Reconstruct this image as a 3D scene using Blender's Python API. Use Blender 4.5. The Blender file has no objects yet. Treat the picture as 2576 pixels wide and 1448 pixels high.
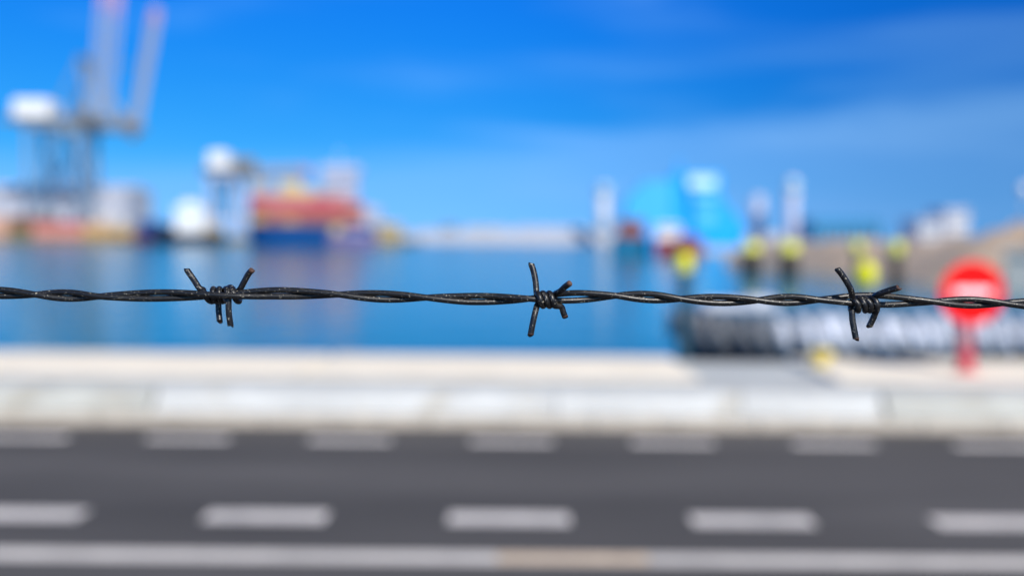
import bpy, math, random
import numpy as np
from mathutils import Vector, Matrix, Euler

random.seed(4)
R = math.radians
S = bpy.context.scene
COL = S.collection

# ------------------------------------------------------------------ camera
F = 35.0 / 36.0 * 2575.0            # focal length in photo pixels (photo taken as 2575 wide)
CAM_Z = 2.3
PITCH = math.atan(127.0 / F)
ROLL = R(0.52)
cd = bpy.data.cameras.new('camera')
cd.lens = 35.0
cd.sensor_width = 36.0
cd.clip_start = 0.02
cd.clip_end = 20000.0
cam = bpy.data.objects.new('camera', cd)
COL.objects.link(cam)
CAM_ROT = Euler((math.pi / 2 - PITCH, 0, 0)).to_matrix() @ Matrix.Rotation(ROLL, 3, 'Z')
cam.matrix_world = Matrix.Translation((0, 0, CAM_Z)) @ CAM_ROT.to_4x4()
S.camera = cam
WIRE_D = 0.3177
cd.dof.use_dof = True
cd.dof.focus_distance = WIRE_D
cd.dof.aperture_fstop = 4.65

# ------------------------------------------------------------------ sky and sun
SUN_DIR = Vector((0.45, -0.85, 0.76)).normalized()
SUN_EL = math.asin(SUN_DIR.z)
SUN_AZ = math.atan2(SUN_DIR.x, SUN_DIR.y)
w = bpy.data.worlds.new('World')
S.world = w
w.use_nodes = True
wt = w.node_tree
wt.nodes.clear()


def wn(kind, **kw):
    n = wt.nodes.new(kind)
    for k, v in kw.items():
        setattr(n, k, v)
    return n


sky = wn('ShaderNodeTexSky', sky_type='NISHITA', sun_disc=False)
sky.sun_elevation = SUN_EL
sky.sun_rotation = SUN_AZ
sky.altitude = 0
sky.air_density = 1.0
sky.dust_density = 0.6
sky.ozone_density = 4.0
tc = wn('ShaderNodeTexCoord')
# the hazy yellow rim of the model sky lies below the clear band the photograph shows: read it a little higher up
mad = wn('ShaderNodeVectorMath', operation='MULTIPLY_ADD')
mad.inputs[1].default_value = (1.0, 1.0, 1.15)
mad.inputs[2].default_value = (0.0, 0.0, 0.2)
nrm = wn('ShaderNodeVectorMath', operation='NORMALIZE')
low = wn('ShaderNodeVectorMath', operation='MAXIMUM')
low.inputs[1].default_value = (-9.0, -9.0, 0.0)
wt.links.new(tc.outputs['Generated'], low.inputs[0])
wt.links.new(low.outputs[0], mad.inputs[0])
wt.links.new(mad.outputs[0], nrm.inputs[0])
wt.links.new(nrm.outputs[0], sky.inputs['Vector'])
bg = wn('ShaderNodeBackground')
bg.inputs['Strength'].default_value = 0.1
out = wn('ShaderNodeOutputWorld')
wt.links.new(bg.outputs[0], out.inputs[0])
# deep polarised blue low over the harbour: a power curve on each channel of the sky
SKY_FIT = [(75.0, 4.3), (2.14, 1.46), (1.19, 0.34)]
sep = wn('ShaderNodeSeparateColor')
wt.links.new(sky.outputs[0], sep.inputs[0])
comb = wn('ShaderNodeCombineColor')
for i in range(3):
    p = wn('ShaderNodeMath', operation='POWER')
    p.inputs[1].default_value = SKY_FIT[i][1]
    m = wn('ShaderNodeMath', operation='MULTIPLY')
    m.inputs[1].default_value = SKY_FIT[i][0] * 10 ** (1 - SKY_FIT[i][1])
    wt.links.new(sep.outputs[i], p.inputs[0])
    wt.links.new(p.outputs[0], m.inputs[0])
    cl = wn('ShaderNodeMath', operation='MINIMUM')      # the bright sky round the sun keeps within the band's range
    cl.inputs[1].default_value = (2.4, 5.6, 10.0)[i]
    wt.links.new(m.outputs[0], cl.inputs[0])
    wt.links.new(cl.outputs[0], comb.inputs[i])
xyz = wn('ShaderNodeSeparateXYZ')
wt.links.new(tc.outputs['Generated'], xyz.inputs[0])
# thin cirrus veil: a broad bank low down with a soft upper rim, plus faint long streaks
cmap = wn('ShaderNodeMapping')
cmap.inputs['Scale'].default_value = (1.2, 1.2, 8.0)
cmap.inputs['Rotation'].default_value = (0, R(4), 0)
cmap.inputs['Location'].default_value = (0.35, 0.0, 0.55)
wt.links.new(tc.outputs['Generated'], cmap.inputs[0])
cno = wn('ShaderNodeTexNoise')
cno.inputs['Scale'].default_value = 2.4
cno.inputs['Detail'].default_value = 4.0
cno.inputs['Roughness'].default_value = 0.45
cno.inputs['Distortion'].default_value = 0.3
wt.links.new(cmap.outputs[0], cno.inputs['Vector'])
# height of the rim wanders with the noise and rises towards the east
rim = wn('ShaderNodeMath', operation='MULTIPLY_ADD')
rim.inputs[1].default_value = 0.07
wt.links.new(cno.outputs['Fac'], rim.inputs[0])
slope = wn('ShaderNodeMath', operation='MULTIPLY_ADD')
slope.inputs[1].default_value = 0.055
slope.inputs[2].default_value = 0.10 - 0.035
wt.links.new(xyz.outputs['X'], slope.inputs[0])
wt.links.new(slope.outputs[0], rim.inputs[2])
dz = wn('ShaderNodeMath', operation='SUBTRACT')
wt.links.new(rim.outputs[0], dz.inputs[0])
wt.links.new(xyz.outputs['Z'], dz.inputs[1])
bank = wn('ShaderNodeMapRange', interpolation_type='SMOOTHSTEP')
bank.inputs['From Min'].default_value = -0.012
bank.inputs['From Max'].default_value = 0.03
bank.inputs['To Max'].default_value = 0.6
wt.links.new(dz.outputs[0], bank.inputs['Value'])
stk = wn('ShaderNodeMapRange', interpolation_type='SMOOTHSTEP')
stk.inputs['From Min'].default_value = 0.45
stk.inputs['From Max'].default_value = 0.75
stk.inputs['To Max'].default_value = 0.34
wt.links.new(cno.outputs['Fac'], stk.inputs['Value'])
crm = wn('ShaderNodeMath', operation='ADD')
wt.links.new(bank.outputs[0], crm.inputs[0])
wt.links.new(stk.outputs[0], crm.inputs[1])
veil = wn('ShaderNodeMix', data_type='RGBA')
veil.inputs['B'].default_value = (2.1, 5.3, 11.0, 1)
wt.links.new(crm.outputs[0], veil.inputs['Factor'])
wt.links.new(comb.outputs[0], veil.inputs['A'])
# the polarised band is darkest towards the east
pol = wn('ShaderNodeMapRange', interpolation_type='SMOOTHSTEP')
pol.inputs['From Min'].default_value = -0.1
pol.inputs['From Max'].default_value = 0.55
pol.inputs['To Min'].default_value = 1.04
pol.inputs['To Max'].default_value = 0.68
wt.links.new(xyz.outputs['X'], pol.inputs['Value'])
pm = wn('ShaderNodeVectorMath', operation='SCALE')
wt.links.new(veil.outputs['Result'], pm.inputs[0])
wt.links.new(pol.outputs[0], pm.inputs['Scale'])
# higher up the plain model sky takes over
hi = wn('ShaderNodeMapRange', interpolation_type='SMOOTHSTEP')
hi.inputs['From Min'].default_value = 0.30
hi.inputs['From Max'].default_value = 0.60
wt.links.new(xyz.outputs['Z'], hi.inputs['Value'])
top = wn('ShaderNodeMix', data_type='RGBA')
wt.links.new(hi.outputs[0], top.inputs['Factor'])
wt.links.new(pm.outputs[0], top.inputs['A'])
wt.links.new(sky.outputs[0], top.inputs['B'])
wt.links.new(top.outputs['Result'], bg.inputs[0])

sl = bpy.data.lights.new('sun', 'SUN')
sl.energy = 4.8
sl.angle = R(0.53)
sl.color = (1.0, 0.95, 0.88)
sun = bpy.data.objects.new('sun', sl)
COL.objects.link(sun)
sun.rotation_euler = SUN_DIR.to_track_quat('Z', 'Y').to_euler()
sun.location = (20, -20, 40)

S.view_settings.view_transform = 'Standard'
S.view_settings.look = 'None'
S.view_settings.exposure = 0.0
S.view_settings.gamma = 1.0
S.cycles.use_denoising = True


# ------------------------------------------------------------------ helpers
def at(px, py, d):
    """World point seen at photo pixel (px, py) (2575 wide), at distance d along +Y."""
    v = CAM_ROT @ Vector(((px - 1287.5) / F, -(py - 724.0) / F, -1.0))
    return Vector((0, 0, CAM_Z)) + v * (d / v.y)


def tag(o, label=None, cat=None, group=None, kind=None):
    if label:
        o['label'] = label
    if cat:
        o['category'] = cat
    if group:
        o['group'] = group
    if kind:
        o['kind'] = kind
    return o


def empty(name, loc=(0, 0, 0), rz=0.0):
    o = bpy.data.objects.new(name, None)
    o.empty_display_size = 0.3
    o.location = loc
    o.rotation_euler = (0, 0, rz)
    COL.objects.link(o)
    return o


def copy_tree(o, parent=None):
    c = o.copy()
    COL.objects.link(c)
    c.parent = parent
    for ch in list(o.children):
        copy_tree(ch, c)
    return c


class MB:
    """Collects shapes into one mesh."""

    def __init__(self):
        self.v, self.f, self.mi, self.sm = [], [], [], []

    def add(self, vs, fs, mi=0, smooth=False):
        n = len(self.v)
        self.v += [tuple(p) for p in vs]
        for f in fs:
            self.f.append(tuple(i + n for i in f))
            self.mi.append(mi)
            self.sm.append(smooth)
        return self

    def box(self, x0, x1, y0, y1, z0, z1, mi=0, bev=0.0):
        """Box; with bev its upright and top edges are chamfered."""
        if bev <= 0:
            vs = [(x, y, z) for z in (z0, z1) for x, y in ((x0, y0), (x1, y0), (x1, y1), (x0, y1))]
            return self.add(vs, [(3, 2, 1, 0), (4, 5, 6, 7), (0, 1, 5, 4), (1, 2, 6, 5), (2, 3, 7, 6), (3, 0, 4, 7)], mi)
        b = bev

        def ring(i, z):
            a0, a1, c0, c1 = x0 + i, x1 - i, y0 + i, y1 - i
            return [(a0 + b, c0, z), (a1 - b, c0, z), (a1, c0 + b, z), (a1, c1 - b, z),
                    (a1 - b, c1, z), (a0 + b, c1, z), (a0, c1 - b, z), (a0, c0 + b, z)]
        vs = ring(0, z0) + ring(0, z1 - b) + ring(b, z1)
        fs = [tuple(range(7, -1, -1)), tuple(range(16, 24))]
        for r in (0, 8):
            fs += [(r + k, r + (k + 1) % 8, r + 8 + (k + 1) % 8, r + 8 + k) for k in range(8)]
        return self.add(vs, fs, mi)

    def tube(self, pts, rad, n=10, mi=0, smooth=True):
        """Tube along points; rad is a number or one per point."""
        P = [Vector(p) for p in pts]
        if not hasattr(rad, '__len__'):
            rad = [rad] * len(P)
        T = []
        for i in range(len(P)):
            a, b = P[max(i - 1, 0)], P[min(i + 1, len(P) - 1)]
            T.append((b - a).normalized())
        up = Vector((0, 0, 1)) if abs(T[0].z) < 0.9 else Vector((0, 1, 0))
        u = T[0].cross(up).normalized()
        vs = []
        for i, p in enumerate(P):
            u = (u - T[i] * u.dot(T[i])).normalized()
            v = T[i].cross(u)
            for k in range(n):
                a = 2 * math.pi * k / n
                vs.append(p + (u * math.cos(a) + v * math.sin(a)) * rad[i])
        m = len(P)
        fs = [(i * n + k, i * n + (k + 1) % n, (i + 1) * n + (k + 1) % n, (i + 1) * n + k)
              for i in range(m - 1) for k in range(n)]
        self.add(vs, fs, mi, smooth)
        base = len(self.v) - len(vs)
        for idx in (tuple(range(n - 1, -1, -1)), tuple((m - 1) * n + k for k in range(n))):
            self.f.append(tuple(i + base for i in idx))
            self.mi.append(mi)
            self.sm.append(False)
        return self

    def bar(self, a, b, wd, mi=0):
        return self.tube([a, b], wd * 0.7071, 4, mi, False)

    def lathe(self, prof, n=24, c=(0, 0, 0), mi=0, smooth=True):
        """Profile of (radius, z) turned about the upright axis through c."""
        vs = [(c[0] + r * math.cos(2 * math.pi * k / n), c[1] + r * math.sin(2 * math.pi * k / n), c[2] + z)
              for r, z in prof for k in range(n)]
        m = len(prof)
        fs = [(i * n + k, i * n + (k + 1) % n, (i + 1) * n + (k + 1) % n, (i + 1) * n + k)
              for i in range(m - 1) for k in range(n)]
        fs += [tuple(range(n - 1, -1, -1)), tuple((m - 1) * n + k for k in range(n))]
        return self.add(vs, fs, mi, smooth)

    def prism(self, outline, z0, z1, mi=0, flare=None):
        """Upright prism over a plan outline (counter-clockwise); flare is the bottom outline."""
        n = len(outline)
        bot = flare or outline
        vs = [(x, y, z0) for x, y in bot] + [(x, y, z1) for x, y in outline]
        fs = [tuple(range(n - 1, -1, -1)), tuple(range(n, 2 * n))]
        fs += [(k, (k + 1) % n, n + (k + 1) % n, n + k) for k in range(n)]
        return self.add(vs, fs, mi)

    def build(self, name, mats, parent=None, loc=None, rz=0.0):
        me = bpy.data.meshes.new(name)
        me.from_pydata(self.v, [], self.f)
        for m in (mats if isinstance(mats, (list, tuple)) else [mats]):
            me.materials.append(m)
        me.polygons.foreach_set('material_index', self.mi)
        me.polygons.foreach_set('use_smooth', self.sm)
        me.update()
        o = bpy.data.objects.new(name, me)
        COL.objects.link(o)
        if parent:
            o.parent = parent
        if loc is not None:
            o.location = loc
            o.rotation_euler = (0, 0, rz)
        return o


def box(name, m, parent, *a, bev=0.0):
    return MB().box(*a, bev=bev).build(name, m, parent)


# ------------------------------------------------------------------ materials
def mat(name, c, rough=0.6, metal=0.0, vary=0.12, scale=1.5, bump=0.0, bscale=20.0, spec=0.5, stretch=(1, 1, 1), dirt=None):
    """Painted or mineral surface with uneven tone, an optional second colour in patches and a fine relief."""
    m = bpy.data.materials.new(name)
    m.use_nodes = True
    t = m.node_tree
    b = t.nodes['Principled BSDF']
    b.inputs['Roughness'].default_value = rough
    b.inputs['Metallic'].default_value = metal
    b.inputs['Specular IOR Level'].default_value = spec
    g = t.nodes.new('ShaderNodeTexCoord')
    mp = t.nodes.new('ShaderNodeMapping')
    mp.inputs['Scale'].default_value = stretch
    t.links.new(g.outputs['Object'], mp.inputs[0])
    n = t.nodes.new('ShaderNodeTexNoise')
    n.inputs['Scale'].default_value = scale
    n.inputs['Detail'].default_value = 6.0
    n.inputs['Roughness'].default_value = 0.6
    t.links.new(mp.outputs[0], n.inputs['Vector'])
    r = t.nodes.new('ShaderNodeValToRGB')
    e = r.color_ramp.elements
    e[0].position, e[1].position = 0.3, 0.7
    e[0].color = tuple(x * (1 - vary) for x in c) + (1,)
    e[1].color = tuple(min(1, x * (1 + vary)) for x in c) + (1,)
    t.links.new(n.outputs['Fac'], r.inputs[0])
    colour = r.outputs[0]
    if dirt:
        dc, lo, hi, ds = dirt
        n2 = t.nodes.new('ShaderNodeTexNoise')
        n2.inputs['Scale'].default_value = ds
        n2.inputs['Detail'].default_value = 8.0
        t.links.new(mp.outputs[0], n2.inputs['Vector'])
        mr = t.nodes.new('ShaderNodeMapRange')
        mr.inputs['From Min'].default_value = lo
        mr.inputs['From Max'].default_value = hi
        t.links.new(n2.outputs['Fac'], mr.inputs['Value'])
        mx = t.nodes.new('ShaderNodeMix')
        mx.data_type = 'RGBA'
        mx.inputs['B'].default_value = tuple(dc) + (1,)
        t.links.new(mr.outputs[0], mx.inputs['Factor'])
        t.links.new(colour, mx.inputs['A'])
        colour = mx.outputs['Result']
    t.links.new(colour, b.inputs['Base Color'])
    if bump:
        n3 = t.nodes.new('ShaderNodeTexNoise')
        n3.inputs['Scale'].default_value = bscale
        n3.inputs['Detail'].default_value = 5.0
        t.links.new(g.outputs['Object'], n3.inputs['Vector'])
        bp = t.nodes.new('ShaderNodeBump')
        bp.inputs['Strength'].default_value = bump
        bp.inputs['Distance'].default_value = 0.3 / bscale
        t.links.new(n3.outputs['Fac'], bp.inputs['Height'])
        t.links.new(bp.outputs[0], b.inputs['Normal'])
    return m


M = {
    'asphalt': mat('asphalt', (0.092, 0.087, 0.085), 0.9, vary=0.22, scale=0.7, bump=0.5, bscale=60, stretch=(0.22, 1, 1),
                   dirt=((0.060, 0.057, 0.056), 0.45, 0.65, 0.45), spec=0.3),
    'marking': mat('road_paint', (0.70, 0.65, 0.60), 0.6, vary=0.1, scale=3, bump=0.3, bscale=50,
                   dirt=((0.40, 0.38, 0.35), 0.58, 0.85, 1.6)),
    'edge_paint': mat('edge_paint', (0.70, 0.65, 0.59), 0.6, vary=0.1, scale=3, bump=0.3, bscale=50,
                      dirt=((0.45, 0.42, 0.38), 0.56, 0.85, 0.8)),
    'stain': mat('clay_stain', (0.72, 0.57, 0.42), 0.8, vary=0.15, scale=5),
    'kerb': mat('kerb_stone', (0.50, 0.45, 0.38), 0.8, vary=0.15, scale=3, bump=0.3, bscale=30),
    'pavement': mat('pavement', (0.48, 0.49, 0.47), 0.85, vary=0.12, scale=1.2, bump=0.3, bscale=30),
    'apron': mat('quay_concrete', (0.50, 0.52, 0.51), 0.85, vary=0.1, scale=0.8, bump=0.3, bscale=30),
    'cream': mat('cream_concrete', (0.88, 0.79, 0.64), 0.85, vary=0.08, scale=1.0, bump=0.3, bscale=30),
    'white_barrier': mat('white_barrier', (0.55, 0.56, 0.55), 0.7, vary=0.12, scale=2.0, bump=0.2, bscale=25,
                         dirt=((0.42, 0.38, 0.30), 0.6, 0.8, 1.5)),
    'grey_barrier': mat('grey_barrier', (0.47, 0.475, 0.44), 0.75, vary=0.12, scale=2.0, bump=0.2, bscale=25,
                        dirt=((0.36, 0.33, 0.27), 0.55, 0.8, 1.5)),
    'white': mat('white_paint', (0.88, 0.87, 0.86), 0.45, vary=0.04, scale=0.4),
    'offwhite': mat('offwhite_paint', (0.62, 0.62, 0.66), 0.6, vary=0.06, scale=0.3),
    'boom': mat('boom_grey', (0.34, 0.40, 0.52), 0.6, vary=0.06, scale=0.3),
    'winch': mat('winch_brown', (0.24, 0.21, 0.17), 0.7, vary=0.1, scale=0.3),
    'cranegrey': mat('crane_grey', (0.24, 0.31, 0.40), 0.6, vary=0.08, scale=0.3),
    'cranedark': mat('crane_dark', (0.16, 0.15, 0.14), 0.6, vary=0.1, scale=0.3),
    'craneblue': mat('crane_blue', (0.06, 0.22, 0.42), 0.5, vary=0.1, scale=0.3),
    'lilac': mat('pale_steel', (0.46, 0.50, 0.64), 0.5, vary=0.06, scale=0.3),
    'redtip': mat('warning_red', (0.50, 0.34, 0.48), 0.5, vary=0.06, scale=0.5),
    'red': mat('sign_red', (0.85, 0.003, 0.004), 0.6, spec=0.15, vary=0.03, scale=4),
    'polered': mat('post_red', (0.62, 0.012, 0.05), 0.5, vary=0.05, scale=4),
    'signwhite': mat('sign_white', (0.88, 0.86, 0.90), 0.45, vary=0.03, scale=4),
    'steel': mat('galvanised_steel', (0.45, 0.46, 0.48), 0.4, 0.8, vary=0.1, scale=10),
    'yellow': mat('yellow_paint', (0.86, 0.82, 0.0), 0.5, vary=0.06, scale=3),
    'dullyellow': mat('faded_yellow', (0.76, 0.76, 0.09), 0.6, vary=0.08, scale=2),
    'pile': mat('dark_pile', (0.03, 0.026, 0.02), 0.7, vary=0.2, scale=3, bump=0.3, bscale=12),
    'tealpile': mat('teal_pile', (0.005, 0.05, 0.085), 0.6, vary=0.15, scale=3),
    'black': mat('black_rubber', (0.012, 0.012, 0.014), 0.8, vary=0.2, scale=6),
    'navy': mat('navy_hull', (0.006, 0.07, 0.26), 0.45, vary=0.1, scale=0.5),
    'darknavy': mat('dark_navy_hull', (0.012, 0.02, 0.05), 0.5, vary=0.1, scale=0.5),
    'bootred': mat('maroon_boot', (0.16, 0.02, 0.04), 0.6, vary=0.1, scale=0.5),
    'deckblue': mat('blue_deck', (0.08, 0.20, 0.32), 0.6, vary=0.1, scale=1.0),
    'cyan': mat('azure_paint', (0.0, 0.40, 0.95), 0.5, vary=0.06, scale=0.2),
    'lightcyan': mat('pale_cyan', (0.25, 0.68, 0.92), 0.5, vary=0.05, scale=0.2),
    'teal': mat('teal_hull', (0.0, 0.15, 0.30), 0.5, vary=0.1, scale=0.5),
    'rust': mat('rust_red', (0.26, 0.07, 0.05), 0.7, vary=0.15, scale=0.8),
    'hullred': mat('red_hull', (0.42, 0.07, 0.08), 0.5, vary=0.1, scale=0.5),
    'sand': mat('sand', (0.62, 0.46, 0.32), 0.95, vary=0.14, scale=0.15, bump=0.6, bscale=1.5,
                dirt=((0.30, 0.24, 0.18), 0.52, 0.7, 0.1)),
    'rock': mat('hazed_rock', (0.42, 0.44, 0.50), 0.9, vary=0.2, scale=0.3, bump=0.6, bscale=1.0),  # bluish: distance haze over the breakwater mixed into the rock colour
    'quaywall': mat('dock_wall', (0.20, 0.18, 0.11), 0.9, vary=0.2, scale=0.2),
    'window': mat('window_glass', (0.04, 0.06, 0.08), 0.15, vary=0.1, scale=1),
    'tan': mat('tan_wall', (0.50, 0.40, 0.22), 0.8, vary=0.1, scale=0.2),
    'bluewall': mat('blue_cladding', (0.03, 0.26, 0.50), 0.6, vary=0.08, scale=0.2),
    'silo': mat('silo_concrete', (0.56, 0.55, 0.53), 0.8, vary=0.08, scale=0.15),
}
CONT = {n: mat(n + '_container', c, 0.6, vary=0.1, scale=0.6) for n, c in {
    'red': (0.50, 0.10, 0.115), 'brown': (0.25, 0.11, 0.06), 'ochre': (0.50, 0.30, 0.10), 'grey': (0.45, 0.45, 0.46),
    'pink': (0.60, 0.26, 0.22), 'yellow': (0.72, 0.55, 0.26), 'peach': (0.66, 0.42, 0.30), 'olive': (0.16, 0.13, 0.07),
}.items()}


def water_material():
    m = bpy.data.materials.new('sea_water')
    m.use_nodes = True
    t = m.node_tree
    b = t.nodes['Principled BSDF']
    b.inputs['Base Color'].default_value = (0.0, 0.155, 0.24, 1)
    b.inputs['Specular IOR Level'].default_value = 0.22
    b.inputs['Roughness'].default_value = 0.14
    b.inputs['IOR'].default_value = 1.33
    g = t.nodes.new('ShaderNodeTexCoord')
    h = None
    for sc, st in ((0.35, 0.5), (1.6, 0.35)):
        n = t.nodes.new('ShaderNodeTexNoise')
        n.inputs['Scale'].default_value = sc
        n.inputs['Detail'].default_value = 3.0
        t.links.new(g.outputs['Object'], n.inputs['Vector'])
        bp = t.nodes.new('ShaderNodeBump')
        bp.inputs['Strength'].default_value = st
        bp.inputs['Distance'].default_value = 0.12 / sc * 0.5
        t.links.new(n.outputs['Fac'], bp.inputs['Height'])
        if h:
            t.links.new(h, bp.inputs['Normal'])
        h = bp.outputs[0]
    t.links.new(h, b.inputs['Normal'])
    return m


# ------------------------------------------------------------------ the setting
WATER_Z = -2.0
MB().add([(-9000, 18.2, WATER_Z), (9000, 18.2, WATER_Z), (9000, 12000, WATER_Z), (-9000, 12000, WATER_Z)],
         [(0, 1, 2, 3)]).build('water', water_material())['kind'] = 'structure'

GX = 70.0
KERB_Y, PAVE_Y, APRON_Y, QUAY_Y = 11.95, 12.09, 15.3, 18.35
KH = 0.12
road = MB().add([(-GX, -30, 0), (GX, -30, 0), (GX, KERB_Y, 0), (-GX, KERB_Y, 0)], [(0, 1, 2, 3)]).build('road', M['asphalt'])
road['kind'] = 'structure'
kerb = MB()
x = -GX
while x < GX:
    kerb.box(x, x + 0.985, KERB_Y, PAVE_Y, -0.3, KH, bev=0.02)
    x += 1.0
kerb.build('kerb', M['kerb'])['kind'] = 'structure'
MB().box(-GX, GX, PAVE_Y, APRON_Y, -0.3, KH - 0.004).build('pavement', M['pavement'])['kind'] = 'structure'
MB().box(-GX, GX, APRON_Y, QUAY_Y, -5.0, KH - 0.09).build('quay', M['apron'])['kind'] = 'structure'


def sheet(name, m, parent, x0, x1, y0, y1, z=0.004, mi=0):
    return MB().add([(x0, y0, z), (x1, y0, z), (x1, y1, z), (x0, y1, z)], [(0, 1, 2, 3)]).build(name, m, parent)


def gx(px, py, z=0.0):
    """Ground point under photo pixel."""
    v = CAM_ROT @ Vector(((px - 1287.5) / F, -(py - 724.0) / F, -1.0))
    return Vector((0, 0, CAM_Z)) + v * ((z - CAM_Z) / v.z)


# solid edge line, lane dashes and the short edge dashes by the kerb
ya, yb = gx(1287, 1417).y, gx(1287, 1391).y
line = sheet('edge_line', M['edge_paint'], road, -GX, GX, ya, yb)
xa, xb = gx(1250, 1408).x, gx(1630, 1408).x
sheet('clay_smear', M['stain'], road, xa, xb, ya + 0.02, yb - 0.02, 0.008)
ya, yb = gx(1287, 1317).y, gx(1287, 1291).y
c0, c1 = gx(665, 1303).x, gx(1280, 1304).x
hw = (gx(1280 + 152, 1304).x - gx(1280 - 152, 1304).x) / 2
for k in range(-3, 6):
    xc = c0 + (c1 - c0) * k
    sheet('lane_dash', M['marking'], road, xc - hw, xc + hw, ya, yb)
ya, yb = gx(1287, 1115).y, gx(1287, 1105).y
c0, c1 = gx(875, 1112).x, gx(1286, 1112).x
hw = (gx(1286 + 104, 1112).x - gx(1286 - 104, 1112).x) / 2
for k in range(-4, 6):
    xc = c0 + (c1 - c0) * k
    sheet('edge_dash', M['marking'], road, xc - hw, xc + hw, ya, yb)

sheet('gutter_dust', mat('gutter_dust', (0.20, 0.17, 0.14), 0.95, vary=0.3, scale=2.0, stretch=(0.4, 1, 1)), road, -GX, GX, KERB_Y - 0.16, KERB_Y - 0.002, 0.003)

# cream quay coping in long cast slabs, one bay left bare
bays = [(-1700, -520), (-505, 803), (815, 1700), (2000, 2900), (2915, 4100)]
names = ['pale cream coping slab at the far left of the quay edge, cut by the frame',
         'long cream coping slab along the quay edge under the left cranes',
         'cream coping slab ending where the bare grey quay bay begins',
         'cream coping slab by the red no-entry sign on the quay edge',
         'cream coping slab beyond the red sign, off to the right']
for (a, b), lab in list(zip(bays, names))[1:4]:
    xa, xb = gx(a, 925).x, gx(b, 925).x
    o = MB().box(-(xb - xa) / 2, (xb - xa) / 2, -1.45, 1.45, 0, 0.1, bev=0.03).build(
        'coping_slab', M['cream'], loc=((xa + xb) / 2, 16.87, KH - 0.088))
    tag(o, lab, 'coping slab', 'cream coping slabs on the quay edge')

# row of low concrete barrier blocks on the kerb side of the pavement
brs = [(-640, 415, 'grey_barrier', 'grey barrier block at the left end of the roadside row'),
       (425, 1391, 'white_barrier', 'white barrier block, longest and first of the bright stretch after the grey one'),
       (1395, 1824, 'white_barrier', 'white barrier block in the middle of the bright stretch'),
       (1828, 2150, 'white_barrier', 'white barrier block at the right end of the bright stretch'),
       (2162, 3200, 'grey_barrier', 'grey barrier block on the right below the red no-entry sign')]
for a, b, m, lab in brs:
    xa, xb = gx(a, 1040).x, gx(b, 1040).x
    h = (xb - xa) / 2
    t = empty('concrete_barrier', ((xa + xb) / 2, 12.38, KH - 0.004))
    prof = [(-0.26, 0.0), (-0.26, 0.07), (-0.13, 0.14), (-0.10, 0.25), (-0.08, 0.28), (0.08, 0.28), (0.10, 0.25), (0.13, 0.14), (0.26, 0.07), (0.26, 0.0)]
    mb = MB()
    n = len(prof)
    mb.add([(-h, y, z) for y, z in prof] + [(h, y, z) for y, z in prof],
           [tuple(range(n - 1, -1, -1)), tuple(range(n, 2 * n))] + [(k, n + k, n + (k + 1) % n, (k + 1) % n) for k in range(n)])
    o = mb.build('block_body', M[m], t)
    for q in ((-0.5, 0.5) if h > 1 else (0.0,)):
        cx = q * h
        lp = MB().tube([(cx - 0.10, 0, 0.275), (cx - 0.08, 0, 0.33), (cx + 0.08, 0, 0.33), (cx + 0.10, 0, 0.275)], 0.012, 8)
        lp.build('lifting_loop', M['steel'], t)
    tag(t, lab, 'barrier', 'low barrier blocks along the road')

# sandy mole on the right and the far breakwater


def mound(name, m, path, kind='structure', seg=6, prof=((-1, -1.0), (-0.62, 0.25), (-0.38, 0.8), (-0.2, 1.0), (0.2, 1.0), (0.45, 0.7), (1, -1.0)), rough=0.12):
    """Heaped bank along a path of (x, y, half width, crest height above water)."""
    pts = []
    for i in range(len(path) - 1):
        for k in range(seg):
            f = k / seg
            pts.append([path[i][j] * (1 - f) + path[i + 1][j] * f for j in range(4)])
    pts.append(list(path[-1]))
    mb = MB()
    rnd = random.Random(name)
    vs, n = [], len(prof)
    for i, (px, py, hw_, hh) in enumerate(pts):
        a, b = pts[max(i - 1, 0)], pts[min(i + 1, len(pts) - 1)]
        d = Vector((b[0] - a[0], b[1] - a[1], 0)).normalized()
        nn = Vector((d.y, -d.x, 0))
        for u, z in prof:
            q = Vector((px, py, 0)) - nn * (u * -hw_)
            zz = WATER_Z + (z * hh if z > 0 else z) + rnd.uniform(-1, 1) * rough * hh * (z > 0)
            vs.append((q.x + rnd.uniform(-1, 1) * rough * hw_ * 0.4, q.y + rnd.uniform(-1, 1) * rough * hw_ * 0.4, zz))
    fs = [(i * n + k, i * n + k + 1, (i + 1) * n + k + 1, (i + 1) * n + k) for i in range(len(pts) - 1) for k in range(n - 1)]
    fs += [tuple(range(n)), tuple((len(pts) - 1) * n + k for k in range(n - 1, -1, -1))]
    mb.add(vs, fs, 0, True)
    o = mb.build(name, m)
    o['kind'] = kind
    return o


def px_x(px, d):
    return at(px, 600, d).x


mound('sandy_bank', M['sand'], [(px_x(1850, 168), 168, 3, 2.2), (px_x(1960, 158), 158, 6, 4.0), (px_x(2140, 140), 140, 8, 4.3),
                               (px_x(2330, 125), 125, 10, 4.3), (px_x(2480, 112), 112, 12, 4.7), (px_x(2600, 104), 104, 14, 6.0),
                               (px_x(2800, 98), 98, 15, 6.6), (px_x(3300, 92), 92, 15, 6.6)], rough=0.07)
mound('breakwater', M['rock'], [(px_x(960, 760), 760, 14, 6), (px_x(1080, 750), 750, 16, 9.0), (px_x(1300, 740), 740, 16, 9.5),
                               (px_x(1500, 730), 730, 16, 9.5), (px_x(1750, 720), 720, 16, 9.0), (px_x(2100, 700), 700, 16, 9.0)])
# working quay under the cranes
MB().box(-420, px_x(315, 515), 500, 640, -6, 0.3).build('terminal_quay', M['quaywall'])['kind'] = 'structure'
MB().box(px_x(470, 470), px_x(1015, 470), 456, 560, -6, 0.3).build('container_quay', M['quaywall'])['kind'] = 'structure'


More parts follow.
